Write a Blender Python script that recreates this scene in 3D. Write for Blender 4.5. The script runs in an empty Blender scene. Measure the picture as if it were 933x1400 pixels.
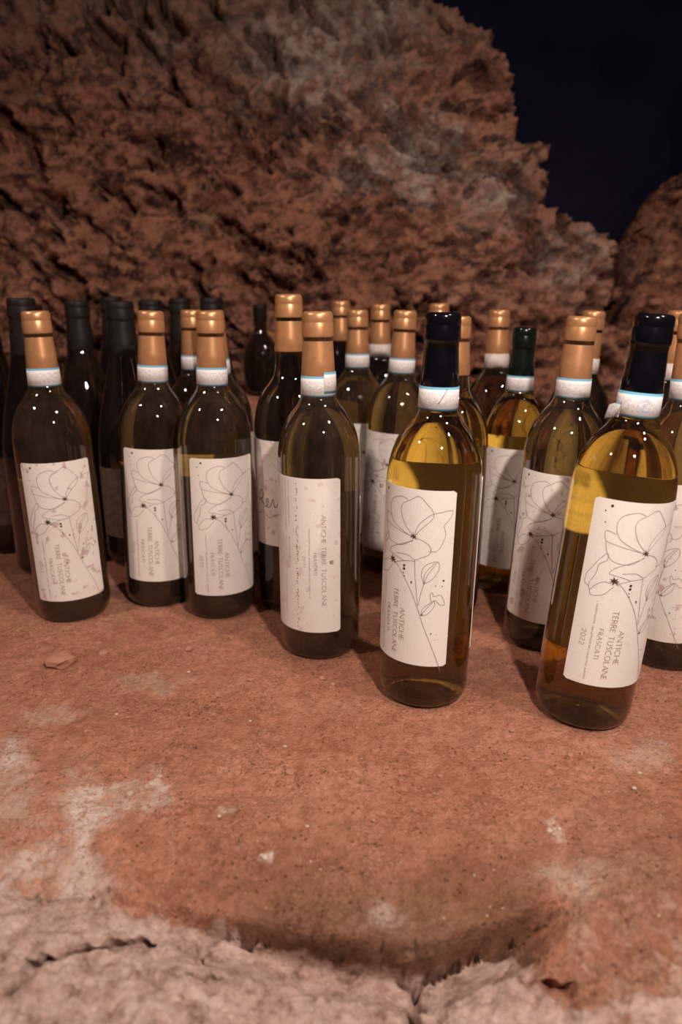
import bpy, bmesh, math, random
import numpy as np
from mathutils import Vector, Matrix

S = bpy.context.scene
COL = S.collection
R = math.radians
random.seed(7)

# ------------------------------------------------------------------ camera
F_PX, PITCH, CAM_H = 975.4, R(16.085), 0.3164
W_PX, H_PX = 933.0, 1400.0
cam_d = bpy.data.cameras.new('camera')
cam_d.sensor_fit = 'VERTICAL'
cam_d.sensor_height = 36.0
cam_d.lens = F_PX / H_PX * 36.0
cam_d.clip_start = 0.01
cam_d.dof.use_dof = True
cam_d.dof.focus_distance = 0.58
cam_d.dof.aperture_fstop = 5.0
cam = bpy.data.objects.new('camera', cam_d)
cam.location = (0, 0, CAM_H)
cam.rotation_euler = (R(90) - PITCH, 0, 0)
COL.objects.link(cam)
S.camera = cam

# ------------------------------------------------------------------ world, lamps, exposure
w = bpy.data.worlds.new('cellar_dark')
w.use_nodes = True
w.node_tree.nodes['Background'].inputs[0].default_value = (0.50, 0.42, 0.66, 1)
w.node_tree.nodes['Background'].inputs[1].default_value = 0.03
S.world = w


def lamp(name, loc, aim, watts, col, radius, cone, blend, caustic=False):
    d = bpy.data.lights.new(name, 'SPOT')
    d.energy = watts
    d.color = col
    d.shadow_soft_size = radius
    d.spot_size = R(cone)
    d.spot_blend = blend
    d.cycles.is_caustics_light = caustic
    o = bpy.data.objects.new(name, d)
    o.location = loc
    o.rotation_euler = (Vector(aim) - Vector(loc)).to_track_quat('-Z', 'Y').to_euler()
    COL.objects.link(o)
    return o


lamp('camera_side_lamp', (0.19, 0.0, 0.64), (0.03, .68, .15), 23.0, (1.0, 0.84, 0.74), 0.016, 116, .7, True)
lamp('cellar_lamp_right', (1.05, -0.2, 1.85), (0, .6, .05), 68.0, (1.0, 0.80, 0.66), 0.05, 76, .8)
lamp('cellar_lamp_left', (-1.0, 0.1, 1.25), (0, .6, .05), 28.0, (1.0, 0.80, 0.66), 0.04, 92, .8)

S.view_settings.view_transform = 'Standard'
S.view_settings.look = 'None'
S.view_settings.gamma = 1
S.view_settings.use_curve_mapping = False
S.view_settings.exposure = 0.0
S.cycles.sample_clamp_indirect = 3.0
S.cycles.max_bounces = 14
S.cycles.transmission_bounces = 14
S.cycles.transparent_max_bounces = 16


# ------------------------------------------------------------------ pixel helpers (photo frame 933 x 1400)
def project(x, y, z):
    zz = z - CAM_H
    c, s = math.cos(PITCH), math.sin(PITCH)
    d = y * c - zz * s
    v = -(y * s + zz * c)
    return W_PX / 2 + F_PX * x / d, H_PX / 2 + F_PX * v / d


def ray(px, py):
    c, s = math.cos(PITCH), math.sin(PITCH)
    a, b = (px - W_PX / 2) / F_PX, (py - H_PX / 2) / F_PX
    return Vector((a, c - b * s, -s - b * c))


def on_ground(px, py, z=0.0):
    d = ray(px, py)
    t = (z - CAM_H) / d.z
    return d.x * t, d.y * t


def on_depth(px, py, Y):
    d = ray(px, py)
    t = Y / d.y
    return d.x * t, CAM_H + d.z * t


# ------------------------------------------------------------------ numpy noise
def _hash(ix, iy, seed):
    h = (ix * 374761393 + iy * 668265263 + seed * 974634777) & 0xFFFFFFFF
    h = ((h ^ (h >> 13)) * 1274126177) & 0xFFFFFFFF
    h = h ^ (h >> 16)
    return (h & 0xFFFF) / 65535.0


def vnoise(x, y, seed=0):
    ix, iy = np.floor(x).astype(np.int64), np.floor(y).astype(np.int64)
    fx, fy = x - ix, y - iy
    fx, fy = fx * fx * fx * (fx * (fx * 6 - 15) + 10), fy * fy * fy * (fy * (fy * 6 - 15) + 10)
    a, b = _hash(ix, iy, seed), _hash(ix + 1, iy, seed)
    c, d = _hash(ix, iy + 1, seed), _hash(ix + 1, iy + 1, seed)
    return (a + (b - a) * fx) * (1 - fy) + (c + (d - c) * fx) * fy


def fbm(x, y, seed=0, octs=4, gain=.5):
    t, amp, tot = 0, 1.0, 0.0
    for i in range(octs):
        ca, sa = math.cos(i * 1.1), math.sin(i * 1.1)
        t = t + amp * vnoise(x * ca - y * sa + 17.3 * i, x * sa + y * ca - 9.1 * i, seed + i)
        tot += amp
        amp *= gain
        x, y = x * 2.03, y * 2.03
    return t / tot


def cells(x, y, seed=0):
    """distance to nearest / second nearest jittered point, and id of the nearest"""
    ix, iy = np.floor(x).astype(np.int64), np.floor(y).astype(np.int64)
    d1 = np.full(x.shape, 9.0); d2 = np.full(x.shape, 9.0); cid = np.zeros(x.shape)
    for dx in (-1, 0, 1):
        for dy in (-1, 0, 1):
            jx, jy = ix + dx, iy + dy
            px, py = jx + _hash(jx, jy, seed), jy + _hash(jx, jy, seed + 5)
            d = np.hypot(px - x, py - y)
            near = d < d1
            d2 = np.where(near, d1, np.minimum(d2, d))
            cid = np.where(near, _hash(jx, jy, seed + 9), cid)
            d1 = np.where(near, d, d1)
    return d1, d2, cid


def sstep(a, b, v):
    t = np.clip((v - a) / (b - a), 0, 1)
    return t * t * (3 - 2 * t)


def in_poly(px, py, poly):
    inside = np.zeros(px.shape, bool)
    n = len(poly)
    for i in range(n):
        x1, y1 = poly[i]; x2, y2 = poly[(i + 1) % n]
        if y1 == y2:
            continue
        cond = ((y1 > py) != (y2 > py)) & (px < (x2 - x1) * (py - y1) / (y2 - y1) + x1)
        inside ^= cond
    return inside


def dist_line(px, py, line):
    best = np.full(px.shape, 1e9)
    for (x1, y1), (x2, y2) in zip(line[:-1], line[1:]):
        vx, vy = x2 - x1, y2 - y1
        t = np.clip(((px - x1) * vx + (py - y1) * vy) / (vx * vx + vy * vy), 0, 1)
        best = np.minimum(best, np.hypot(px - x1 - t * vx, py - y1 - t * vy))
    return best


# ------------------------------------------------------------------ materials
def new_mat(name):
    m = bpy.data.materials.new(name)
    m.use_nodes = True
    nt = m.node_tree
    for n in list(nt.nodes):
        nt.nodes.remove(n)
    out = nt.nodes.new('ShaderNodeOutputMaterial')
    return m, nt, out


def node(nt, t, **kw):
    n = nt.nodes.new(t)
    for k, v in kw.items():
        if k in n.inputs.keys() if isinstance(k, str) else False:
            n.inputs[k].default_value = v
        else:
            setattr(n, k, v)
    return n


def noise_tex(nt, vec, scale, detail=4, rough=.6, dist=0.0):
    n = nt.nodes.new('ShaderNodeTexNoise')
    n.inputs['Scale'].default_value = scale
    n.inputs['Detail'].default_value = detail
    n.inputs['Roughness'].default_value = rough
    n.inputs['Distortion'].default_value = dist
    nt.links.new(vec, n.inputs['Vector'])
    return n.outputs['Fac']


def ramp(nt, fac, stops):
    r = nt.nodes.new('ShaderNodeValToRGB')
    els = r.color_ramp.elements
    while len(els) < len(stops):
        els.new(.5)
    for e, (p, c) in zip(els, stops):
        e.position = p
        e.color = (*c, 1) if len(c) == 3 else c
    nt.links.new(fac, r.inputs[0])
    return r.outputs[0]


def mixc(nt, fac, a, b, mode='MIX'):
    m = nt.nodes.new('ShaderNodeMix')
    m.data_type = 'RGBA'
    m.blend_type = mode
    for i, v in ((0, fac), (6, a), (7, b)):
        if isinstance(v, (int, float)):
            m.inputs[i].default_value = v
        elif isinstance(v, tuple):
            m.inputs[i].default_value = (*v, 1)
        else:
            nt.links.new(v, m.inputs[i])
    return m.outputs[2]


def math_n(nt, op, a, b=0.0, clamp=False):
    m = nt.nodes.new('ShaderNodeMath')
    m.operation = op
    m.use_clamp = clamp
    for i, v in ((0, a), (1, b)):
        if isinstance(v, (int, float)):
            m.inputs[i].default_value = v
        else:
            nt.links.new(v, m.inputs[i])
    return m.outputs[0]


def attr(nt, name):
    a = nt.nodes.new('ShaderNodeAttribute')
    a.attribute_name = name
    return a.outputs['Fac']


def objcoord(nt):
    return nt.nodes.new('ShaderNodeTexCoord').outputs['Object']


def principled(nt, out, **kw):
    p = nt.nodes.new('ShaderNodeBsdfPrincipled')
    for k, v in kw.items():
        k = k.replace('_', ' ')
        if isinstance(v, (int, float)):
            p.inputs[k].default_value = v
        elif isinstance(v, tuple):
            p.inputs[k].default_value = (*v, 1)
        else:
            nt.links.new(v, p.inputs[k])
    if out:
        nt.links.new(p.outputs[0], out.inputs[0])
    return p


def bump(nt, h, strength, dist):
    b = nt.nodes.new('ShaderNodeBump')
    b.inputs['Strength'].default_value = strength
    b.inputs['Distance'].default_value = dist
    nt.links.new(h, b.inputs['Height'])
    return b.outputs[0]


def make_earth():
    m, nt, out = new_mat('red_tufa_ledge')
    v = objcoord(nt)
    big = noise_tex(nt, v, 9, 5, .6)
    fine = noise_tex(nt, v, 150, 6, .75)
    grit = noise_tex(nt, v, 420, 4, .75)
    red = ramp(nt, big, [(.3, (.58, .246, .150)), (.5, (.74, .338, .218)), (.7, (.78, .405, .275))])
    red = mixc(nt, ramp(nt, fine, [(.42, (0, 0, 0)), (.54, (1, 1, 1))]), mixc(nt, 1.0, red, (.80, .75, .73), 'MULTIPLY'), red)
    patch = noise_tex(nt, v, 22, 5, .65)
    mid = noise_tex(nt, v, 55, 6, .7)
    red = mixc(nt, ramp(nt, mid, [(.40, (0, 0, 0)), (.58, (1, 1, 1))]), mixc(nt, 1.0, red, (.80, .76, .74), 'MULTIPLY'), red)
    gk = ramp(nt, patch, [(.40, (.12,) * 3), (.62, (.62,) * 3)])
    dkg = math_n(nt, 'MULTIPLY', ramp(nt, grit, [(.40, (1, 1, 1)), (.49, (0, 0, 0))]), gk)
    ltg = math_n(nt, 'MULTIPLY', ramp(nt, grit, [(.53, (0, 0, 0)), (.64, (1, 1, 1))]), gk)
    red = mixc(nt, dkg, red, mixc(nt, 1.0, red, (.56, .50, .48), 'MULTIPLY'))
    red = mixc(nt, ltg, red, (.84, .47, .34))
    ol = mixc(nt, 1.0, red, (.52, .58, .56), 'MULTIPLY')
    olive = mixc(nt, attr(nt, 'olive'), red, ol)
    vo = nt.nodes.new('ShaderNodeTexVoronoi')
    vo.inputs['Scale'].default_value = 330
    nt.links.new(v, vo.inputs['Vector'])
    sep = nt.nodes.new('ShaderNodeSeparateColor')
    nt.links.new(vo.outputs['Color'], sep.inputs[0])
    pick = math_n(nt, 'GREATER_THAN', sep.outputs[0], .955)
    spot = math_n(nt, 'LESS_THAN', vo.outputs['Distance'], .30)
    grain = math_n(nt, 'MULTIPLY', pick, spot)
    c = mixc(nt, math_n(nt, 'MULTIPLY', grain, math_n(nt, 'MULTIPLY', sep.outputs[1], .9)), olive, (.74, .55, .44))
    pit = math_n(nt, 'MULTIPLY', math_n(nt, 'GREATER_THAN', sep.outputs[2], .90), math_n(nt, 'LESS_THAN', vo.outputs['Distance'], .36))
    c = mixc(nt, math_n(nt, 'MULTIPLY', pit, .75), c, mixc(nt, 1.0, c, (.40, .36, .36), 'MULTIPLY'))
    pale_c = ramp(nt, noise_tex(nt, v, 75, 8, .75), [(.33, (.26, .145, .11)), (.44, (.58, .385, .315)), (.54, (.76, .55, .47)), (.68, (.90, .71, .63))])
    pale_c = mixc(nt, dkg, pale_c, mixc(nt, 1.0, pale_c, (.6, .55, .54), 'MULTIPLY'))
    pf = math_n(nt, 'ADD', attr(nt, 'pale'), math_n(nt, 'MULTIPLY', math_n(nt, 'SUBTRACT', noise_tex(nt, v, 90, 6, .75), .5), 1.1))
    pf = math_n(nt, 'MULTIPLY', ramp(nt, pf, [(.32, (0, 0, 0)), (.62, (1, 1, 1))]), math_n(nt, 'MULTIPLY', attr(nt, 'pale'), 2.5, True))
    c = mixc(nt, pf, c, pale_c)
    wm = math_n(nt, 'MULTIPLY', attr(nt, 'white'), ramp(nt, noise_tex(nt, v, 230, 6, .8), [(.39, (0, 0, 0)), (.49, (1, 1, 1))]))
    c = mixc(nt, wm, c, (.92, .76, .66))
    hgt = math_n(nt, 'ADD', math_n(nt, 'MULTIPLY', fine, .9), math_n(nt, 'MULTIPLY', grit, .6))
    hgt = math_n(nt, 'ADD', hgt, math_n(nt, 'MULTIPLY', grain, .6))
    hgt = math_n(nt, 'SUBTRACT', hgt, math_n(nt, 'MULTIPLY', pit, .35))
    principled(nt, out, Base_Color=c, Roughness=.95, Specular_IOR_Level=.15, Normal=bump(nt, hgt, 1.0, .006))
    return m


def make_wall_mat(name='tufa_wall', dark=1.0):
    m, nt, out = new_mat(name)
    v = objcoord(nt)
    big = noise_tex(nt, v, 5, 6, .65)
    mid = noise_tex(nt, v, 50, 6, .72, .15)
    fine = noise_tex(nt, v, 120, 5, .7)
    c = ramp(nt, big, [(.3, (.42 * dark, .185 * dark, .118 * dark)), (.5, (.56 * dark, .255 * dark, .163 * dark)), (.72, (.64 * dark, .35 * dark, .245 * dark))])
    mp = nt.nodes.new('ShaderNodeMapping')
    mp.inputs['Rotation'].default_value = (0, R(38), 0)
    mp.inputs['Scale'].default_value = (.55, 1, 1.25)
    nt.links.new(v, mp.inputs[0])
    crevice_shade = noise_tex(nt, mp.outputs[0], 27, 8, .72, .2)
    c = mixc(nt, ramp(nt, crevice_shade, [(.40, (1, 1, 1)), (.50, (0, 0, 0))]), c, mixc(nt, 1.0, c, (.20, .20, .24), 'MULTIPLY'))  # diagonal near-black streaks paint crevice shade into the rock colour
    c = mixc(nt, ramp(nt, mid, [(.36, (1, 1, 1)), (.52, (0, 0, 0))]), c, mixc(nt, 1.0, c, (.30, .30, .33), 'MULTIPLY'))  # low spots of the bump also painted darker, as cavity shade
    c = mixc(nt, ramp(nt, noise_tex(nt, v, 16, 6, .7), [(.60, (0, 0, 0)), (.72, (.7, .7, .7))]), c, (.50 * dark, .33 * dark, .22 * dark))
    g = math_n(nt, 'MULTIPLY', attr(nt, 'pale'), ramp(nt, noise_tex(nt, v, 40, 6, .75), [(.38, (0, 0, 0)), (.58, (1, 1, 1))]))
    c = mixc(nt, g, c, (.80 * dark, .68 * dark, .60 * dark))
    c = mixc(nt, math_n(nt, 'MULTIPLY', attr(nt, 'olive'), .6), c, (.36 * dark, .25 * dark, .19 * dark))
    hgt = math_n(nt, 'ADD', math_n(nt, 'MULTIPLY', mid, 1.0), math_n(nt, 'MULTIPLY', fine, .45))
    principled(nt, out, Base_Color=c, Roughness=.95, Specular_IOR_Level=.12, Normal=bump(nt, hgt, 1.0, .022))
    return m


def make_glass(name, tint, dust, dustcol=(.42, .27, .18), rough=.0):
    m, nt, out = new_mat(name)
    p = principled(nt, None, Base_Color=tint, Roughness=rough, IOR=1.42, Transmission_Weight=1.0, Coat_Weight=.7, Coat_Roughness=.022)
    v = objcoord(nt)
    # the heel of the bottle is thicker glass and so a deeper colour
    sz = nt.nodes.new('ShaderNodeSeparateXYZ'); nt.links.new(v, sz.inputs[0])
    heel = nt.nodes.new('ShaderNodeMapRange')
    heel.inputs[1].default_value = .022; heel.inputs[2].default_value = .050
    nt.links.new(sz.outputs[2], heel.inputs[0])
    nt.links.new(mixc(nt, heel.outputs[0], tuple(c * .22 for c in tint), tint), p.inputs['Base Color'])
    d = nt.nodes.new('ShaderNodeBsdfDiffuse')
    d.inputs[0].default_value = (*dustcol, 1)
    mp = nt.nodes.new('ShaderNodeMapping')
    mp.inputs['Scale'].default_value = (1, 1, .35)
    oi = nt.nodes.new('ShaderNodeObjectInfo')
    nt.links.new(oi.outputs['Random'], mp.inputs['Location'])
    nt.links.new(v, mp.inputs[0])
    n1 = noise_tex(nt, mp.outputs[0], 45, 6, .75)
    f = ramp(nt, n1, [(.35, (dust * .25,) * 3), (.75, (dust,) * 3)])
    ms = nt.nodes.new('ShaderNodeMixShader')
    nt.links.new(f, ms.inputs[0])
    nt.links.new(p.outputs[0], ms.inputs[1])
    nt.links.new(d.outputs[0], ms.inputs[2])
    nt.links.new(ms.outputs[0], out.inputs[0])
    return m


def make_simple(name, col, rough, metal=0.0, spec=.5, bump_s=0.0, coat=0.0, var=.0):
    m, nt, out = new_mat(name)
    v = objcoord(nt)
    n = noise_tex(nt, v, 140, 4, .65)
    dk = tuple(c * (1 - var) for c in col)
    c = ramp(nt, n, [(.35, dk), (.6, col)])
    kw = dict(Base_Color=c, Roughness=rough, Metallic=metal, Specular_IOR_Level=spec, Coat_Weight=coat)
    if bump_s:
        kw['Normal'] = bump(nt, n, bump_s, .0006)
    principled(nt, out, **kw)
    return m


def make_paper(name, stain):
    m, nt, out = new_mat(name)
    v = objcoord(nt)
    oi = nt.nodes.new('ShaderNodeObjectInfo')
    add = nt.nodes.new('ShaderNodeVectorMath'); add.operation = 'ADD'
    nt.links.new(v, add.inputs[0]); nt.links.new(oi.outputs['Random'], add.inputs[1])
    vv = add.outputs[0]
    base = ramp(nt, noise_tex(nt, vv, 900, 2, .5), [(.3, (.80, .745, .70)), (.7, (.86, .81, .765))])
    blot = ramp(nt, noise_tex(nt, vv, 120, 2, .45), [(.61, (0, 0, 0)), (.67, (1, 1, 1))])
    c = mixc(nt, math_n(nt, 'MULTIPLY', blot, .60 * stain), base, (.46, .25, .27))
    wash = ramp(nt, noise_tex(nt, vv, 22, 4, .6), [(.48, (0, 0, 0)), (.7, (1, 1, 1))])
    c = mixc(nt, math_n(nt, 'MULTIPLY', wash, .35 * stain), c, (.62, .46, .38))
    principled(nt, out, Base_Color=c, Roughness=.75, Specular_IOR_Level=.2)
    return m


def make_band_mat():
    m, nt, out = new_mat('excise_band_paper')
    g = nt.nodes.new('ShaderNodeTexCoord').outputs['Generated']
    sx = nt.nodes.new('ShaderNodeSeparateXYZ')
    nt.links.new(g, sx.inputs[0])
    edge = math_n(nt, 'ABSOLUTE', math_n(nt, 'SUBTRACT', sx.outputs[2], .5))
    blue = math_n(nt, 'GREATER_THAN', edge, .395)
    v = objcoord(nt)
    faint = ramp(nt, noise_tex(nt, v, 700, 3, .6), [(.45, (.62, .58, .60)), (.6, (.84, .80, .80))])
    mid = math_n(nt, 'LESS_THAN', edge, .27)
    pap = mixc(nt, mid, (.84, .80, .80), faint)
    c = mixc(nt, blue, pap, (.16, .42, .62))
    principled(nt, out, Base_Color=c, Roughness=.6, Specular_IOR_Level=.3)
    return m


M_EARTH = make_earth()
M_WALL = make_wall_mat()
M_FAR = make_simple('gallery_rock', (.26, .24, .36), .95, 0, .1, .5, 0, .3)
M_GLASS = make_glass('olive_glass_with_white_wine', (.90, .55, .08), .02)
M_DUSTY = make_glass('dusty_olive_glass', (.27, .175, .04), .09)
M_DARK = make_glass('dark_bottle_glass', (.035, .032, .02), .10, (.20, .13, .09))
M_GOLD = make_simple('copper_gold_foil', (.70, .35, .165), .34, .5, .5, .15, 0, .12)
M_BLACK = make_simple('black_capsule', (.004, .004, .006), .14, 0, .5, .25, .3, .3)
M_GREEN = make_simple('black_green_capsule', (.005, .010, .008), .2, 0, .5, .1, .2, .3)
M_SOOT = make_simple('dull_dark_capsule', (.018, .014, .013), .5, 0, .2, .1, 0, .4)
M_PAPER = make_paper('label_paper', .12)
M_STAIN = make_paper('stained_label_paper', 1.0)
M_INK = make_simple('grey_brown_ink', (.27, .21, .20), .8, 0, .1)
M_FINE = make_simple('fine_grey_ink', (.42, .35, .33), .8, 0, .1)
M_DARKINK = make_simple('dark_brown_ink', (.075, .035, .022), .8, 0, .1)
M_GILT = make_simple('ochre_ink', (.30, .19, .10), .7, 0, .1)
M_BLUEINK = make_simple('blue_grey_ink', (.38, .42, .62), .8, 0, .1)
M_BOUNCE_STOP = make_simple('bounce_stop_label_inside', (.05, .035, .025), .9, 0, .1)  # label insides set dark to stop light bouncing within the glass
M_BAND = make_band_mat()
M_PLAINBAND = make_simple('plain_white_band_paper', (.70, .62, .58), .7, 0, .2, 0, 0, .25)
M_SPOT = make_paper('lightly_spotted_label_paper', .5)
M_BEIGE_SHADED = make_simple('shaded_beige_label_paper', (.20, .13, .10), .8, 0, .2, 0, 0, .4)  # beige paper with the shade on the rear bottles put into its colour
M_STONE = make_simple('tufa_crumb', (.54, .27, .185), .95, 0, .1, .6, 0, .35)
M_CHIP = make_simple('pale_chip', (.62, .48, .40), .95, 0, .1, .5, 0, .2)


# ------------------------------------------------------------------ object helpers
def link(name, me, mat=None, parent=None):
    o = bpy.data.objects.new(name, me)
    COL.objects.link(o)
    if mat is not None and not me.materials:
        me.materials.append(mat)
    if parent is not None:
        o.parent = parent
    return o


def mesh_np(name, verts, faces, smooth=True):
    me = bpy.data.meshes.new(name)
    me.from_pydata([tuple(v) for v in verts], [], [tuple(f) for f in faces])
    if smooth:
        me.polygons.foreach_set('use_smooth', [True] * len(me.polygons))
    me.update()
    return me


def grid_faces(nx, ny, keep=None):
    i, j = np.meshgrid(np.arange(nx - 1), np.arange(ny - 1))
    a = (j * nx + i).ravel()
    f = np.stack([a, a + 1, a + nx + 1, a + nx], 1)
    return f if keep is None else f[keep.ravel()]


def mesh_grid(name, P, faces):
    me = bpy.data.meshes.new(name)
    me.vertices.add(len(P))
    me.vertices.foreach_set('co', P.astype(np.float32).ravel())
    me.loops.add(len(faces) * 4)
    me.loops.foreach_set('vertex_index', faces.astype(np.int32).ravel())
    me.polygons.add(len(faces))
    me.polygons.foreach_set('loop_start', np.arange(0, len(faces) * 4, 4, dtype=np.int32))
    me.polygons.foreach_set('use_smooth', np.ones(len(faces), bool))
    me.update(calc_edges=True)
    return me


def set_attr(me, name, vals):
    a = me.attributes.new(name, 'FLOAT', 'POINT')
    a.data.foreach_set('value', np.asarray(vals, np.float32).ravel())


def lathe(name, prof, n=64, cap=True):
    """prof: (radius, z) list from bottom to top"""
    verts, faces, rows = [], [], []
    for r, z in prof:
        if r < 1e-6:
            rows.append([len(verts)]); verts.append((0, 0, z))
        else:
            st = len(verts)
            for k in range(n):
                a = 2 * math.pi * k / n
                verts.append((r * math.cos(a), r * math.sin(a), z))
            rows.append(list(range(st, st + n)))
    for a, b in zip(rows[:-1], rows[1:]):
        for k in range(n):
            k2 = (k + 1) % n
            if len(a) == 1 and len(b) == 1:
                continue
            if len(a) == 1:
                faces.append((a[0], b[k2], b[k]))
            elif len(b) == 1:
                faces.append((a[k], a[k2], b[0]))
            else:
                faces.append((a[k], a[k2], b[k2], b[k]))
    return mesh_np(name, verts, faces)


def smooth_profile(pts, per=6):
    """Catmull-Rom through the (r, z) points"""
    out = []
    P = [pts[0]] + list(pts) + [pts[-1]]
    for i in range(1, len(P) - 2):
        p0, p1, p2, p3 = P[i - 1], P[i], P[i + 1], P[i + 2]
        for k in range(per):
            t = k / per
            q = []
            for c in range(2):
                q.append(.5 * (2 * p1[c] + (p2[c] - p0[c]) * t + (2 * p0[c] - 5 * p1[c] + 4 * p2[c] - p3[c]) * t * t
                               + (3 * p1[c] - p0[c] - 3 * p2[c] + p3[c]) * t ** 3))
            out.append((max(q[0], 0.0), q[1]))
    out.append(pts[-1])
    return out


# ------------------------------------------------------------------ the ledge (floor)
DIPS = [((.203, .655), .07, -.004)]


_lip = [(150, 1232, 0), (240, 1250, .25), (330, 1262, .7), (420, 1276, 1), (500, 1286, 1), (560, 1294, 1.15), (600, 1290, 1.1), (650, 1272, 1), (700, 1262, .8), (740, 1250, .3), (790, 1230, 0)]
_pts = [on_ground(a, b - 14, -.009) for a, b, k in _lip]
LIP = ([p[0] for p in _pts], [p[1] for p in _pts], [k for a, b, k in _lip])


def ledge_smooth(x, y):
    z = np.zeros_like(x)
    for (cx, cy), r, h in DIPS:
        z = z + h * np.exp(-(((x - cx) ** 2 + (y - cy) ** 2) / (r * r)))
    z = z + .008 * sstep(.92, 1.04, y) * sstep(.1, -.05, x) + .006 * sstep(.95, 1.05, y)
    # front lip rolls down, the hollow in the middle deeper
    z = z - .010 * sstep(.40, .31, y)
    sd = np.interp(x, LIP[0], LIP[1]) - y
    z = z - np.interp(x, LIP[0], LIP[2]) * .040 * sstep(0, .009, sd) * (1 - .6 * sstep(.014, .030, sd))
    z = z - .06 * sstep(.25, .10, y)
    return z


CRACKS = [
    ([(0, 1372), (30, 1350), (62, 1332), (92, 1325), (112, 1318), (150, 1302), (185, 1293), (215, 1292)], 4.5, .010),
    ([(0, 1235), (60, 1232), (110, 1228), (180, 1240), (230, 1262), (300, 1283), (350, 1292), (400, 1290), (460, 1283)], 3.0, .003),
    ([(265, 1312), (320, 1300), (380, 1288)], 4, .008),
    ([(595, 1368), (625, 1345), (650, 1325), (668, 1308)], 4.5, .012),
    ([(662, 1302), (672, 1325), (690, 1338)], 7, .013),
    ([(560, 1375), (570, 1392), (578, 1400)], 7, .013),
    ([(672, 1300), (715, 1298), (745, 1285), (755, 1275)], 4, .008),
    ([(750, 1352), (790, 1360), (800, 1395)], 4, .007),
    ([(255, 1350), (300, 1358)], 3, .004),
    ([(330, 1320), (350, 1314)], 4, .005),
    ([(455, 1310), (520, 1305), (560, 1300), (600, 1290)], 4, .006),
]
PALE = [(-80, 1205), (0, 1215), (100, 1238), (190, 1255), (250, 1272), (330, 1298), (420, 1330), (470, 1345), (540, 1352), (570, 1385),
        (600, 1362), (640, 1336), (662, 1320), (690, 1335), (740, 1350), (770, 1380), (830, 1390), (1020, 1330), (1100, 1600), (-200, 1600)]
TAN = [(745, 1290), (742, 1240), (760, 1195), (820, 1180), (880, 1195), (940, 1230), (1050, 1260), (1050, 1420), (760, 1420), (760, 1350)]
WHITE = [((118, 1105), 30, 32, 1.0), ((112, 1150), 26, 50, .85), ((105, 1200), 34, 40, .6), ((14, 1045), 24, 26, .9), ((25, 1100), 30, 30, .4), ((65, 1165), 14, 24, .7),
         ((205, 1070), 18, 22, .7), ((165, 1085), 30, 14, .5), ((30, 1180), 30, 24, .6), ((80, 980), 50, 10, .28), ((215, 935), 50, 14, .25),
         ((360, 1172), 10, 8, .8), ((880, 1040), 40, 24, .35), ((752, 1137), 14, 8, .6), ((780, 1215), 40, 26, .45), ((300, 1115), 12, 8, .4), ((520, 1245), 20, 18, .4)]


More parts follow.
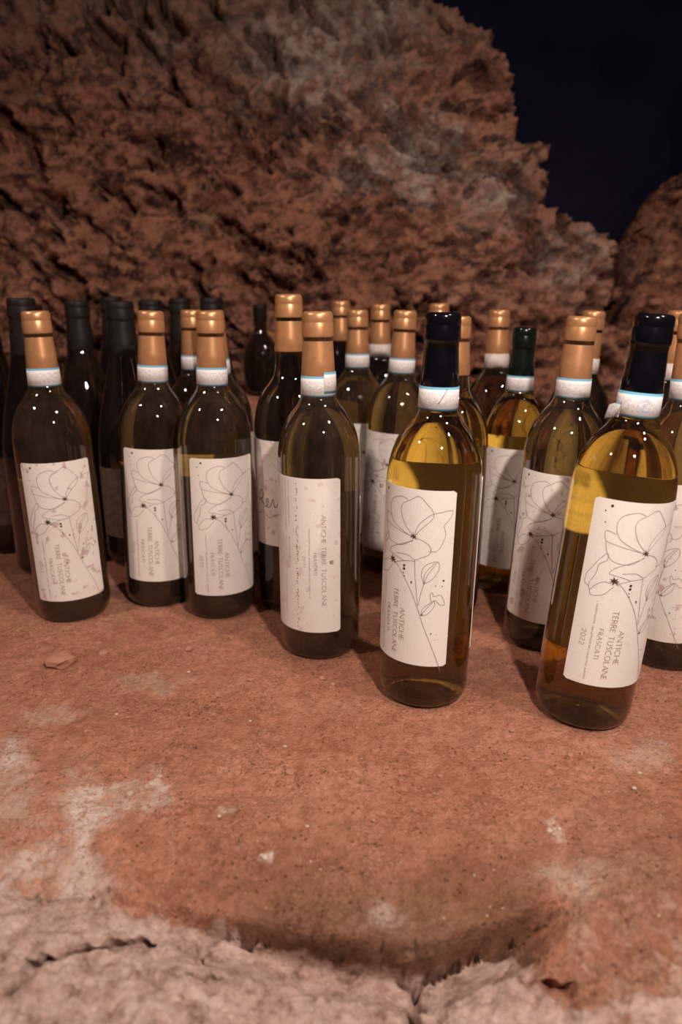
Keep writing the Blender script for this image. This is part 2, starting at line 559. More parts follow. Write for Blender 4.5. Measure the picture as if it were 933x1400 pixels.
def build_ledge():
    xs = np.concatenate([np.arange(-1.3, -.36, .012), np.arange(-.36, .36, .0017), np.arange(.36, 1.31, .012)])
    ys = np.concatenate([np.arange(.08, .22, .006), np.arange(.22, .44, .0014), np.arange(.44, .75, .0030), np.arange(.75, 1.42, .008)])
    X, Y = np.meshgrid(xs, ys)
    Z = ledge_smooth(X, Y)
    px, py = np.zeros_like(X), np.zeros_like(X)
    c, s = math.cos(PITCH), math.sin(PITCH)
    zz = Z - CAM_H
    d = np.maximum(Y * c - zz * s, .02)
    px = W_PX / 2 + F_PX * X / d
    py = H_PX / 2 - F_PX * (Y * s + zz * c) / d
    wob = (fbm(X * 60, Y * 60, 3, 4) - .5)
    wob2 = (fbm(X * 60, Y * 60, 23, 4) - .5)
    qx, qy = px + wob * 70, py + wob2 * 60
    soft, tan = np.zeros_like(X), np.zeros_like(X)
    for k in range(8):
        ox, oy = 26 * math.cos(k * .785), 20 * math.sin(k * .785)
        soft += in_poly(qx + ox, qy + oy, PALE) / 8
        tan += in_poly(qx + ox, qy + oy, TAN) / 8
    pale = np.clip(np.maximum(soft * .95, tan * .34), 0, 1)
    left = sstep(330, 60, qx) * sstep(1080, 1220, qy) * .5
    pale = np.maximum(pale, left)
    white = np.zeros_like(X)
    for (cx, cy), rx, ry, a in WHITE:
        white = np.maximum(white, min(1.2 * a, 1) * np.exp(-(((qx - cx) / rx) ** 2 + ((qy - cy) / ry) ** 2) ** 1.2))
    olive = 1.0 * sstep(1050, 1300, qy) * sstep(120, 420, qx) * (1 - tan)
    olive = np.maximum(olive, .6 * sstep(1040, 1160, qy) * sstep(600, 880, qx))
    # relief: broad lumps, grains, rough pale rock, carved cracks
    relief = (fbm(X * 14, Y * 14, 1, 4) - .5) * .012 * sstep(.66, .40, Y) + (fbm(X * 14, Y * 14, 8, 3) - .5) * .004
    front = sstep(1150, 1270, py)
    relief += (fbm(X * 70, Y * 70, 2, 5, .6) - .5) * (.0026 + .0050 * front)
    relief += (fbm(X * 240, Y * 240, 4, 3, .6) - .5) * (.0032 + .0036 * np.maximum(pale, front))
    d1, d2, cid = cells(X * 120, Y * 120, 11)
    relief += np.where(cid > .72, np.maximum(0, .42 - d1) * .0065 * cid, 0) * (1 - .6 * front)
    d1, d2, cid = cells(X * 95 + wob * 1.5, Y * 95 + wob2 * 1.5, 12)
    relief += (np.minimum(d2 - d1, .3) - .2) * .008 * np.maximum(pale, front * .7) * sstep(.35, .6, fbm(X * 30, Y * 30, 14, 2))
    relief += .010 * np.exp(-(((px - 150) / 200) ** 2 + ((py - 1390) / 75) ** 2))
    relief += .010 * np.exp(-(((px - 850) / 110) ** 2 + ((py - 1255) / 70) ** 2))
    relief += .010 * np.exp(-(((px - 690) / 80) ** 2 + ((py - 1390) / 45) ** 2))
    back = np.zeros_like(X)
    sd = np.interp(X, LIP[0], LIP[1]) - Y
    lipk = np.interp(X, LIP[0], LIP[2])
    relief *= 1 - .85 * np.clip(lipk, 0, 1) * np.exp(-((sd - .010) / .014) ** 2)
    back += .016 * lipk * sstep(.001, .009, sd) * (1 - sstep(.012, .026, sd))
    for line, wd, dep in CRACKS:
        dd = dist_line(px + wob * 34, py + wob2 * 34, line)
        prof = np.exp(-(dd / (wd * 1.15)) ** 3)
        relief -= dep * 1.5 * prof
        back = np.maximum(back, dep * 1.25 * prof)      # cracks run back under the upper slab
    # bottles stand on patches worn level
    for bx, by, *_ in FEET:
        k = np.exp(-(((X - bx) ** 2 + (Y - by) ** 2) / .047 ** 2) ** 2)
        relief = relief * (1 - k) - .0006 * k
    # rim of loose earth around the standing bottles
    for bx, by, *_ in FEET:
        rr = np.hypot(X - bx, Y - by)
        relief += .0022 * np.exp(-((rr - .042) / .006) ** 2) * fbm(X * 90, Y * 90, 31, 3)
    # rise of rock at the wall's foot where the little flask stands
    fl = np.exp(-(((X - FLASK[0]) / .13) ** 2 + ((Y - FLASK[1] - .03) / .085) ** 2) ** 2)
    Z = Z + relief
    Z = np.where(fl > .02, Z * (1 - fl) + (FLASK[2] + relief * .4) * fl, Z)
    Z = Z + .25 * sstep(1.27, 1.42, Y)
    me = mesh_grid('floor', np.stack([X.ravel(), (Y + back).ravel(), Z.ravel()], 1), grid_faces(len(xs), len(ys)))
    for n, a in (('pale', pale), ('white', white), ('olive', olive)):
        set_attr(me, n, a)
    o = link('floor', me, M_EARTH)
    o['kind'] = 'structure'
    o['label'] = 'red brown tufa ledge with cracked pale rock along its front'
    return o


def ground_z(x, y):
    return float(ledge_smooth(np.array([x]), np.array([y]))[0])


# ------------------------------------------------------------------ the niche wall with its dark opening
HOLE = [(540, -160), (560, -20), (600, 8), (640, 40), (672, 60), (690, 100), (692, 150), (702, 192), (742, 208), (752, 245), (747, 285), (768, 312),
        (802, 312), (832, 322), (840, 350), (836, 375), (842, 395), (838, 425), (836, 452), (870, 452), (874, 415), (880, 380), (890, 345), (892, 320), (906, 290),
        (925, 255), (945, 215), (1010, 120), (1080, -20), (1120, -160)]
WALL_PALE = [((430, 70), 110, 70, 1), ((520, 25), 60, 40, .9), ((365, 70), 40, 40, .7), ((575, 215), 55, 45, 1), ((495, 240), 30, 30, .7), ((680, 270), 50, 40, .8),
             ((535, 150), 22, 22, .8), ((430, 125), 40, 20, .6), ((215, 55), 30, 30, .4), ((780, 350), 60, 50, .55), ((640, 235), 30, 30, .5), ((560, 265), 20, 26, .9)]


def build_wall():
    xs = np.concatenate([np.arange(-1.5, -.75, .02), np.arange(-.75, .75, .0048), np.arange(.75, 1.51, .02)])
    zs = np.concatenate([np.arange(-.06, .80, .0048), np.arange(.80, 1.4, .02)])
    X, Zg = np.meshgrid(xs, zs)
    Y0 = 1.27 + .10 * sstep(.1, .8, Zg) - .16 * sstep(.46, .60, X)
    px, py = np.zeros_like(X), np.zeros_like(X)
    c, s = math.cos(PITCH), math.sin(PITCH)
    zz = Zg - CAM_H
    d = Y0 * c - zz * s
    px = W_PX / 2 + F_PX * X / d
    py = H_PX / 2 - F_PX * (Y0 * s + zz * c) / d
    big = fbm(X * 3.2, Zg * 3.2, 41, 3) - .5
    mid = fbm(X * 11, Zg * 13, 42, 4) - .5
    sl = X * .8 + Zg * .6, -X * .6 + Zg * .8
    strat = fbm(sl[0] * 22, sl[1] * 42, 43, 4) - .5
    fine = fbm(X * 90, Zg * 90, 44, 4, .6) - .5
    d1, d2, cid = cells(X * 24 + mid * 2, Zg * 28 + big * 2, 51)
    chunk = np.minimum(d2 - d1, .35)
    disp = -(big * .12 + mid * .075 + strat * .055 + fine * .026 + (chunk - .2) * .034 * sstep(.35, .6, fbm(X * 6, Zg * 6, 61, 2)))
    d1, d2, cid = cells(X * 38, Zg * 44, 71)
    disp += np.where(cid > .84, np.maximum(0, .45 - d1) * .07, 0)      # pits
    sl2 = X * .79 + Zg * -.61, X * .61 + Zg * .79
    cut = fbm(sl2[0] * 13, sl2[1] * 34, 81, 4, .55)
    disp += .055 * sstep(.585, .70, cut)
    Yw = Y0 + disp
    Yw = np.maximum(Yw, 1.17 - .16 * sstep(.46, .60, X))
    wob = (fbm(X * 26, Zg * 26, 77, 4) - .5) * 46
    wob2 = (fbm(X * 26, Zg * 26, 78, 4) - .5) * 46
    hole = in_poly(px + wob, py + wob2, HOLE)
    pale = np.zeros_like(X)
    for (cx, cy), rx, ry, a in WALL_PALE:
        pale = np.maximum(pale, a * np.exp(-(((px + wob - cx) / rx) ** 2 + ((py + wob2 - cy) / ry) ** 2)))
    olive = sstep(.62, .35, np.hypot((px - 470) / 900, (py - 330) / 900) * 2) * 0 + sstep(170, -60, py + wob) * .9
    nx, nz = len(xs), len(zs)
    hf = hole[:-1, :-1] & hole[1:, 1:] & hole[:-1, 1:] & hole[1:, :-1]
    me = mesh_grid('wall_back', np.stack([X.ravel(), Yw.ravel(), Zg.ravel()], 1), grid_faces(nx, nz, ~hf))
    set_attr(me, 'pale', pale)
    set_attr(me, 'olive', olive)
    bm = bmesh.new(); bm.from_mesh(me)
    loose = [v for v in bm.verts if not v.link_faces]
    bmesh.ops.delete(bm, geom=loose, context='VERTS')
    bm.edges.ensure_lookup_table()
    edge = [e for e in bm.edges if e.is_boundary and all(abs(v.co.x) < 1.45 and v.co.z > 0.02 and v.co.z < 1.36 for v in e.verts)]
    for k in range(3):
        r = bmesh.ops.extrude_edge_only(bm, edges=edge)
        vs = [g for g in r['geom'] if isinstance(g, bmesh.types.BMVert)]
        edge = [g for g in r['geom'] if isinstance(g, bmesh.types.BMEdge)]
        for v in vs:
            away = Vector((v.co.x - .52, 0, v.co.z - .6))
            away.normalize()
            v.co += Vector((0, .07, 0)) + away * (.015 + .03 * k)
    bm.normal_update()
    for f in bm.faces:
        f.smooth = True
    bm.to_mesh(me); bm.free()
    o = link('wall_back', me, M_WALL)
    o['kind'] = 'structure'
    o['label'] = 'rough reddish tufa cave wall with a dark opening'
    # the unlit gallery that the opening gives on to
    xs = np.arange(-3, 6, .08); zs = np.arange(-1.0, 5, .08)
    X, Zg = np.meshgrid(xs, zs)
    Yg = 5.4 + (fbm(X * 2, Zg * 2, 91, 4) - .5) * .8
    me = mesh_grid('wall_gallery', np.stack([X.ravel(), Yg.ravel(), Zg.ravel()], 1), grid_faces(len(xs), len(zs)))
    set_attr(me, 'pale', np.zeros(X.size)); set_attr(me, 'olive', np.zeros(X.size))
    g = link('wall_gallery', me, M_FAR)
    g['kind'] = 'structure'
    g['label'] = 'unlit rock wall deep inside the dark opening'


# ------------------------------------------------------------------ bottle meshes
RB = .0375
H0 = .3123
PUNT = [(0, .016), (.010, .0145), (.019, .009), (.0255, .0025), (.029, .0006), (.0325, .0012), (.0355, .0045), (.0370, .0095)]
BODY = smooth_profile(PUNT + [(RB, .018), (RB, .06), (RB, .12), (RB, .175), (.0374, .186), (.0364, .197), (.0340, .208), (.0300, .218), (.0245, .2265), (.0190, .2335), (.0158, .2405),
                              (.0144, .250), (.0139, .262), (.0130, .285), (.0125, .300), (.0, .3005)], 5)
ME_BODY = lathe('bordeaux_glass', BODY, 72)
# sloping shouldered dark bottle
SLOPE = smooth_profile([(0, .02), (.012, .016), (.024, .006), (.031, .0006), (.036, .003), (.0395, .010), (.0400, .03), (.0400, .08), (.0400, .135), (.0390, .155), (.0355, .180), (.0300, .205), (.0240, .229),
                        (.0188, .250), (.0160, .268), (.0148, .285), (.0144, .3105), (0, .311)], 4)
ME_SLOPE = lathe('sloped_glass', SLOPE, 48)
FL = smooth_profile([(0, .004), (.014, .0008), (.021, .001), (.0255, .006), (.0290, .022), (.0300, .042), (.0285, .058), (.0235, .070), (.0160, .078), (.0115, .084), (.0104, .095), (.0102, .118), (0, .1185)], 5)
ME_FLASK = lathe('flask_glass', FL, 48)


def capsule_mesh(name, bottom, top=H0, rb=.0150, rt=.0134, waist=.0130):
    k = top
    p = [(rb - .0004, bottom), (rb, bottom + .0006), (waist + (rb - waist) * .55, bottom + (k - .022 - bottom) * .45), (waist, k - .0235), (waist - .0001, k - .0218),
         (rt + .0001, k - .0205), (rt + .0003, k - .0190), (rt + .0001, k - .0105), (rt - .0003, k - .0092), (rt - .0003, k - .0086), (rt, k - .0078), (rt - .0002, k - .0030), (rt - .0009, k - .0010), (rt - .0025, k), (rt * .55, k - .0002), (0, k - .0004)]
    return lathe(name, p, 48)


ME_CAP_GOLD = capsule_mesh('gold_capsule', .2555); ME_CAP_GOLD.materials.append(M_GOLD)
ME_CAP_LONG = capsule_mesh('gold_capsule_long', .2600); ME_CAP_LONG.materials.append(M_GOLD)
ME_CAP_BLACK = capsule_mesh('black_capsule', .2555, rt=.0137, waist=.0129); ME_CAP_BLACK.materials.append(M_BLACK)
ME_CAP_GREEN = capsule_mesh('green_capsule', .2555); ME_CAP_GREEN.materials.append(M_GREEN)
ME_CAP_DARK = capsule_mesh('dark_capsule', .2500, top=.3160, rb=.0182, rt=.0158, waist=.0152); ME_CAP_DARK.materials.append(M_SOOT)
ME_CAP_FLASK = lathe('flask_cap', [(.0108, .100), (.0112, .1005), (.0110, .118), (.0112, .1185), (.0112, .1225), (.0104, .1235), (0, .1236)], 32); ME_CAP_FLASK.materials.append(M_SOOT)


def ring_mesh(name, r0, r1, z0, z1, th=.0004, a0=0, a1=2 * math.pi, n=56):
    """thin paper band around the neck between two angles"""
    full = abs(a1 - a0 - 2 * math.pi) < 1e-6
    verts, faces = [], []
    cnt = n if full else n + 1
    for k in range(cnt):
        a = a0 + (a1 - a0) * k / n
        c, s = math.sin(a), -math.cos(a)
        for r, z in ((r0, z0), (r0 + th, z0), (r1 + th, z1), (r1, z1)):
            verts.append((r * c, r * s, z))
    for k in range(n):
        b, e = k * 4, ((k + 1) % cnt) * 4
        for q in range(4):
            faces.append((b + q, b + (q + 1) % 4, e + (q + 1) % 4, e + q))
    if not full:
        faces.append((0, 1, 2, 3)); faces.append((n * 4 + 3, n * 4 + 2, n * 4 + 1, n * 4))
    me = mesh_np(name, verts, faces, True)
    return me


ME_BAND = ring_mesh('neck_band', .01525, .01480, .2405, .2585); ME_BAND.materials.append(M_BAND)
ME_BAND_PLAIN = ring_mesh('neck_band_plain', .01525, .01480, .2405, .2585); ME_BAND_PLAIN.materials.append(M_PLAINBAND)

SPAN = R(112)
LW = SPAN * RB
LH = .144


def label_mesh(name, r=RB, span=SPAN, h=LH, n=28, cr=.0016):
    """curved paper shell from just inside to just outside the glass face, corners rounded"""
    verts, faces = [], []
    ri, ro = r - .00035, r + .00035
    for k in range(n + 1):
        x = span * r * (k / n - .5)
        a = x / r
        ed = min(x + span * r / 2, span * r / 2 - x)
        ins = 0 if ed >= cr else cr - math.sqrt(max(cr * cr - (cr - ed) ** 2, 0))
        for rr, z in ((ri, ins), (ro, ins), (ro, h - ins), (ri, h - ins)):
            verts.append((rr * math.sin(a), -rr * math.cos(a), z))
    for k in range(n):
        b, e = k * 4, (k + 1) * 4
        for q in range(4):
            faces.append((b + q, e + q, e + (q + 1) % 4, b + (q + 1) % 4))
    faces.append((0, 1, 2, 3)); faces.append((n * 4 + 3, n * 4 + 2, n * 4 + 1, n * 4))
    me = mesh_np(name, verts, faces, False)
    inner = [k * 4 + 3 for k in range(n)]
    for k in inner:
        me.polygons[k].material_index = 1
    bm = bmesh.new(); bm.from_mesh(me); bmesh.ops.recalc_face_normals(bm, faces=bm.faces); bm.to_mesh(me); bm.free()
    return me


def paper(me, m, inside=None):
    c = me.copy(); c.materials.append(m); c.materials.append(inside or M_BOUNCE_STOP); return c


ME_L0 = label_mesh('label')
ME_LABEL = paper(ME_L0, M_PAPER)
ME_LABEL_ST = paper(ME_L0, M_STAIN)
ME_LABEL_SPOT = paper(ME_L0, M_SPOT)
ME_LABEL_SHADED = paper(label_mesh('shaded_label', .0400, R(120), .085), M_BEIGE_SHADED)
ME_BACK = paper(label_mesh('back_label', RB, R(136), .146, 40), M_PAPER, M_PAPER)


class Ink:
    """flat strokes on the unrolled label (metres), wrapped round the bottle"""

    def __init__(self, r=RB + .0005):
        self.v, self.f, self.r = [], [], r

    def stroke(self, pts, w):
        if len(pts) < 2:
            return
        n = len(pts)
        base = len(self.v)
        for i in range(n):
            a, b = pts[max(i - 1, 0)], pts[min(i + 1, n - 1)]
            dx, dz = b[0] - a[0], b[1] - a[1]
            L = math.hypot(dx, dz) or 1
            nx, nz = -dz / L * w / 2, dx / L * w / 2
            self.v.append((pts[i][0] + nx, pts[i][1] + nz)); self.v.append((pts[i][0] - nx, pts[i][1] - nz))
        for i in range(n - 1):
            b = base + 2 * i
            self.f.append((b, b + 1, b + 3, b + 2))

    def dot(self, x, z, r, n=8):
        b = len(self.v)
        for k in range(n):
            a = 2 * math.pi * k / n
            self.v.append((x + r * math.cos(a), z + r * math.sin(a)))
        self.f.append(tuple(range(b, b + n)))

    def star(self, x, z, r, n=7, seed=0):
        rnd = random.Random(seed)
        b = len(self.v)
        for k in range(2 * n):
            a = math.pi * k / n
            q = r * (rnd.uniform(.75, 1.3) if k % 2 == 0 else .35)
            self.v.append((x + q * math.cos(a), z + q * .8 * math.sin(a)))
        c = len(self.v); self.v.append((x, z))
        for k in range(2 * n):
            self.f.append((b + k, b + (k + 1) % (2 * n), c))

    def mesh(self, name, mat):
        r = self.r
        vs = [(r * math.sin(x / RB), -r * math.cos(x / RB), z) for x, z in self.v]
        me = mesh_np(name, vs, self.f, False)
        me.materials.append(mat)
        return me


def curve(pts, per=6):
    return smooth_any(pts, per)


def smooth_any(pts, per):
    out = []
    P = [pts[0]] + list(pts) + [pts[-1]]
    for i in range(1, len(P) - 2):
        p0, p1, p2, p3 = P[i - 1], P[i], P[i + 1], P[i + 2]
        for k in range(per):
            t = k / per
            out.append(tuple(.5 * (2 * p1[c] + (p2[c] - p0[c]) * t + (2 * p0[c] - 5 * p1[c] + 4 * p2[c] - p3[c]) * t * t
                                   + (3 * p1[c] - p0[c] - 3 * p2[c] + p3[c]) * t ** 3) for c in range(2)))
    out.append(tuple(pts[-1]))
    return out


def UV(u, v):
    return ((u - .5) * LW, v * LH)


def arc(cx, cy, rx, ry, a0, a1, n=10):
    return [(cx + rx * math.cos(R(a0 + (a1 - a0) * i / n)), cy + ry * math.sin(R(a0 + (a1 - a0) * i / n))) for i in range(n + 1)]


TK, TN = .125, .075
GLYPH = {
    'A': (.74, [([(0, 0), (.37, 1)], TN), ([(.37, 1), (.74, 0)], TK), ([(.14, .36), (.6, .36)], TN)]),
    'N': (.74, [([(0, 0), (0, 1)], TN), ([(0, 1), (.74, 0)], TK), ([(.74, 0), (.74, 1)], TN)]),
    'T': (.62, [([(0, .97), (.62, .97)], TN), ([(.31, 0), (.31, 1)], TK)]),
    'I': (.08, [([(.04, 0), (.04, 1)], TK)]),
    'C': (.72, [(arc(.45, .5, .42, .47, 48, 312, 14), .10)]),
    'H': (.72, [([(.03, 0), (.03, 1)], TK), ([(.69, 0), (.69, 1)], TK), ([(.03, .52), (.69, .52)], TN)]),
    'E': (.46, [([(.05, 0), (.05, 1)], TK), ([(.05, .96), (.46, .96)], TN), ([(.05, .52), (.42, .52)], TN), ([(.05, .04), (.46, .04)], TN)]),
    'F': (.46, [([(.05, 0), (.05, 1)], TK), ([(.05, .96), (.46, .96)], TN), ([(.05, .52), (.42, .52)], TN)]),
    'L': (.46, [([(.05, 0), (.05, 1)], TK), ([(.05, .04), (.46, .04)], TN)]),
    'R': (.58, [([(.05, 0), (.05, 1)], TK), ([(.05, .96)] + arc(.26, .73, .24, .23, 90, -90, 8) + [(.05, .5)], .09), ([(.24, .5), (.58, 0)], TK)]),
    'U': (.70, [([(.05, 1)] + arc(.35, .34, .30, .31, 180, 360, 10) + [(.65, 1)], .10)]),
    'S': (.48, [(arc(.25, .74, .19, .22, 40, 260, 9) + arc(.23, .26, .21, .23, 80, -140, 9), .10)]),
    'O': (.86, [(arc(.43, .5, .39, .47, 0, 360, 20), .10)]),
    '2': (.50, [(arc(.24, .74, .21, .23, 160, -30, 9) + [(.03, .04), (.5, .04)], .09)]),
    '0': (.54, [(arc(.27, .5, .23, .47, 0, 360, 16), .10)]),
    '1': (.30, [([(.04, .8), (.18, .98), (.18, 0)], .10)]),
    ' ': (.34, []),
}


def text_down(ink, s, u, v0, v1, cap):
    """capitals reading downwards, tops to the right, stretched to fill v0..v1"""
    gap = .17
    tot = sum(GLYPH[c][0] + gap for c in s) - gap
    L = (v0 - v1) * LH
    k = L / tot
    x0, z0 = UV(u, v0)
    t = 0
    for c in s:
        wd, strokes = GLYPH[c]
        for pts, th in strokes:
            ink.stroke([(x0 - cap / 2 + b * cap, z0 - (t + a) * k) for a, b in pts], th * cap)
        t += wd + gap


def micro(ink, u, v0, v1, h, seed):
    rnd = random.Random(seed)
    v = v0
    while v > v1:
        wv = rnd.uniform(.003, .007)
        x, z = UV(u, v)
        hh = h * rnd.uniform(.7, 1)
        ink.stroke([(x - hh / 2, z), (x + hh / 2, z)], .00022)
        if rnd.random() < .5:
            ink.stroke([(x - hh / 2, z), (x - hh / 2, z - wv * LH * .7)], .00022)
        else:
            ink.stroke([(x + hh / 2, z), (x + hh / 2, z - wv * LH * .7)], .00022)
        v -= wv if rnd.random() > .12 else wv * 2.2


# drawn flower: pixel traces on the two sharpest labels turned into label coordinates
def c5(x, y):
    t = (y - 150) / 858
    l, r = 178 - 33 * t, 517 - 52 * t
    X = max(-.995, min(.99, -1 + (x - l) / (r - l) * 1.45))
    return (math.degrees(math.asin(X)) + 85) / 112, 1 - t


def c6(x, y):
    t = (y - 266) / 838
    l, r = 540 - 135 * t, 910 - 160 * t
    X = max(-.99, min(.99, -.47 + (x - l) / (r - l) * 1.45))
    return (math.degrees(math.asin(X)) + 28) / 112, 1 - t


D5 = [
    [(320, 368), (280, 320), (262, 262), (270, 225), (300, 205), (345, 180), (378, 208), (412, 250), (404, 282), (360, 325), (322, 368)],
    [(322, 366), (345, 310), (400, 262), (450, 247), (497, 240), (488, 275), (460, 310), (466, 355), (432, 425), (388, 433)],
    [(326, 376), (362, 384), (395, 410), (393, 445), (350, 468), (325, 480), (290, 462), (240, 466)],
    [(222, 500), (255, 540), (300, 622), (335, 712), (362, 800), (400, 905), (440, 1035)],
    [(325, 482), (326, 560), (332, 640), (336, 705)],
    [(367, 590), (352, 640), (340, 700)],
    [(367, 590), (355, 545), (375, 500), (430, 480), (435, 520), (405, 565), (367, 590)],
    [(367, 590), (385, 545), (430, 482)],
    [(367, 588), (372, 540), (418, 486)],
    [(352, 748), (362, 712), (400, 680), (415, 670), (412, 702), (380, 740), (352, 748)],
    [(352, 748), (372, 720), (413, 672)],
    [(400, 680), (395, 640), (405, 632), (412, 650), (440, 642), (455, 665), (460, 690), (440, 692), (420, 668)],
    [(344, 735), (336, 715)],
]
D6 = [
    [(770, 485), (710, 458), (655, 425), (640, 372), (668, 328), (735, 308), (768, 318)],
    [(765, 480), (630, 452), (592, 440), (588, 408), (600, 398), (640, 408)],
    [(592, 442), (598, 490), (625, 525), (700, 532), (765, 498)],
    [(768, 500), (700, 528), (640, 552), (612, 580), (662, 590), (708, 602)],
    [(602, 492), (562, 530), (530, 572), (508, 602), (500, 640), (518, 655)],
    [(606, 496), (600, 525), (566, 548), (550, 592), (520, 640), (522, 668), (530, 690), (580, 680), (615, 652), (634, 634)],
    [(634, 626), (590, 620), (552, 640), (525, 668)],
    [(650, 622), (710, 602), (762, 594)],
]
fl = Ink(); dk = Ink()
for L in D5:
    fl.stroke(curve([UV(*c5(*p)) for p in L], 5), .00038)
for L in D6:
    fl.stroke(curve([UV(*c6(*p)) for p in L], 5), .00038)
for (p, r, sd) in (((320, 370), .0036, 1), ((220, 503), .0048, 4)):
    dk.star(*UV(*c5(*p)), r, 7, sd)
dk.star(*UV(*c5(355, 746)), .0017, 5, 3); dk.star(*UV(*c5(367, 588)), .0013, 5, 2)
for p, r in (((275, 517), .0011), ((272, 553), .0005), ((308, 590), .0007), ((457, 573), .0008), ((420, 598), .0005), ((450, 600), .0005), ((398, 838), .0006), ((425, 845), .0003), ((415, 870), .0003), ((428, 868), .0003)):
    dk.dot(*UV(*c5(*p)), r)
for p, r in (((618, 292), .0011), ((588, 316), .0006), ((588, 364), .0005), ((705, 640), .0011), ((702, 674), .0005), ((732, 702), .0005)):
    dk.dot(*UV(*c6(*p)), r)
nb = len(fl.v); nf = len(fl.f)
fl.v += dk.v; fl.f += [tuple(q + nb for q in f) for f in dk.f]
ME_FLOWER = fl.mesh('flower_drawing', M_INK)
ME_FLOWER.materials.append(M_DARKINK)
for p in ME_FLOWER.polygons[nf:]:
    p.material_index = 1


def lettering(year):
    t = Ink()
    text_down(t, 'ANTICHE', .485, .325, .135, .0042)
    text_down(t, 'TERRE TUSCOLANE', .395, .43, .045, .0042)
    text_down(t, 'FRASCATI', .285, .325, .155, .0034)
    text_down(t, year, .125, .305, .215, .0036)
    return t.mesh('lettering_' + year, M_GILT)


ME_TXT22 = lettering('2022')
ME_TXT21 = lettering('2021')
mi = Ink(); micro(mi, .205, .47, .03, .0013, 2)
ME_MICRO = mi.mesh('fine_print', M_FINE)

# reverse side label (lettering only)
t = Ink()
text_down(t, 'ANTICHE TERRE TUSCOLANE', .79, .775, .18, .0040)
text_down(t, 'FRASCATI', .685, .535, .39, .0028)
text_down(t, '2021', .55, .51, .435, .0026)
ME_RTXT = t.mesh('reverse_lettering', M_INK)
t = Ink()
micro(t, .615, .69, .235, .0012, 3)
for k, u in enumerate((.10, .16, .22, .28, .335)):
    micro(t, u, .975, .66 + .04 * (k % 3), .0010, 10 + k)
    micro(t, u, .62, .42, .0010, 20 + k)
micro(t, .27, .36, .10, .0010, 31)
nf = len(t.f)
rnd = random.Random(5)
v = .965
while v > .03:
    x, z = UV(.455 + rnd.uniform(-.012, .012), v)
    t.dot(x, z, rnd.uniform(.0003, .0008), 6)
    if rnd.random() < .4:
        t.stroke(curve([(x, z), (x + .001, z - .0012), (x - .0003, z - .0024)], 3), .0004)
    v -= rnd.uniform(.012, .034)
# little crown
cx, cz = UV(.885, .47)
for k in (-1, 0, 1):
    t.stroke([(cx - .0012, cz + k * .0009), (cx + .0016 + (.0004 if k == 0 else 0), cz + k * .0016)], .0008)
t.stroke([(cx - .0013, cz - .0015), (cx - .0013, cz + .0015)], .0007)
ME_RMICRO = t.mesh('reverse_fine_print', M_FINE)
ME_RMICRO.materials.append(M_GILT)
for p in ME_RMICRO.polygons[nf:]:
    p.material_index = 1

# script squiggle of the tall bottle's label
t = Ink()
t.stroke(curve([(-.020, .040), (-.0185, .050), (-.015, .056), (-.012, .052), (-.0145, .047), (-.018, .046), (-.013, .043), (-.009, .039), (-.006, .042), (-.005, .047), (-.0075, .047), (-.0078, .041), (-.004, .039), (-.001, .044),
                (.001, .048), (.002, .041), (.005, .041), (.007, .047)], 5), .0007)
t.stroke(curve([(-.022, .030), (-.014, .033), (-.004, .029), (.006, .033)], 5), .0004)
ME_SCRIPT = t.mesh('script_lettering', M_DARKINK)
ME_TALL_LABEL = paper(label_mesh('tall_label', RB, R(128), .105), M_STAIN)


# ------------------------------------------------------------------ putting bottles together
def thing(name, label, cat, loc, group=None):
    o = bpy.data.objects.new(name, None)
    o.empty_display_size = .02
    COL.objects.link(o)
    o.location = loc
    o['label'] = label
    o['category'] = cat
    if group:
        o['group'] = group
    return o


def glass_copy(me, m, cache={}):
    k = (me.name, m.name)
    if k not in cache:
        c = me.copy(); c.materials.clear(); c.materials.append(m); cache[k] = c
    return cache[k]


def facing(x, y, turn):
    return math.atan2(-x, y) + R(turn)


def frascati(label, x, y, lean=(0, 0), cap=None, glass=None, turn=0, lz=.030, year=None, paper_me=None, side='front', band=None, z=None, group=None, h=1.0, back=True, wide=1.0, short=None):
    short = short or (.80 if glass in (M_DUSTY, M_DARK) else 1.0)
    z = ground_z(x, y) if z is None else z
    root = thing('wine_bottle', label, 'bottle', (x, y, z), group)
    root.rotation_euler = (-math.atan(lean[1] / H0), math.atan(lean[0] / H0), 0)
    root.scale = (wide, wide, h)
    g = link('glass_body', glass_copy(ME_BODY, glass or M_GLASS), None, root)
    g.cycles.is_caustics_caster = True
    link('capsule', cap or ME_CAP_GOLD, None, root)
    if band is not None:
        b = link('neck_band', band, None, root)
        b.rotation_euler.z = R(random.uniform(0, 360))
    a = facing(x, y, turn)
    if side:
        lb = link('paper_label', paper_me or ME_LABEL, None, root)
        lb.location.z = lz
        lb.rotation_euler.z = a
        lb.cycles.is_caustics_receiver = True
        if side == 'front':
            link('flower_drawing', ME_FLOWER, None, lb)
            link('lettering', year or ME_TXT22, None, lb)
            link('fine_print', ME_MICRO, None, lb)
        elif side == 'reverse':
            link('lettering', ME_RTXT, None, lb)
            link('fine_print', ME_RMICRO, None, lb)
        if back:
            bl = link('back_label', ME_BACK, None, root)
            bl.location.z = lz + .002
            bl.rotation_euler.z = a + math.pi
            bl.scale.z = short
            bl.cycles.is_caustics_receiver = True
    return root


def dark_bottle(label, x, y, lean=0, h=1.0, lab=None, group=None):
    root = thing('dark_wine_bottle', label, 'bottle', (x, y, ground_z(x, y)), group)
    root.rotation_euler = (0, math.atan(lean / H0), 0)
    root.scale = (1, 1, h)
    g = link('glass_body', glass_copy(ME_SLOPE, M_DARK), None, root)
    link('capsule', ME_CAP_DARK, None, root)
    if lab is not None:
        l = link('paper_label', ME_LABEL_SHADED, None, root)
        l.location.z = .04
        l.rotation_euler.z = facing(x, y, lab)
    return root


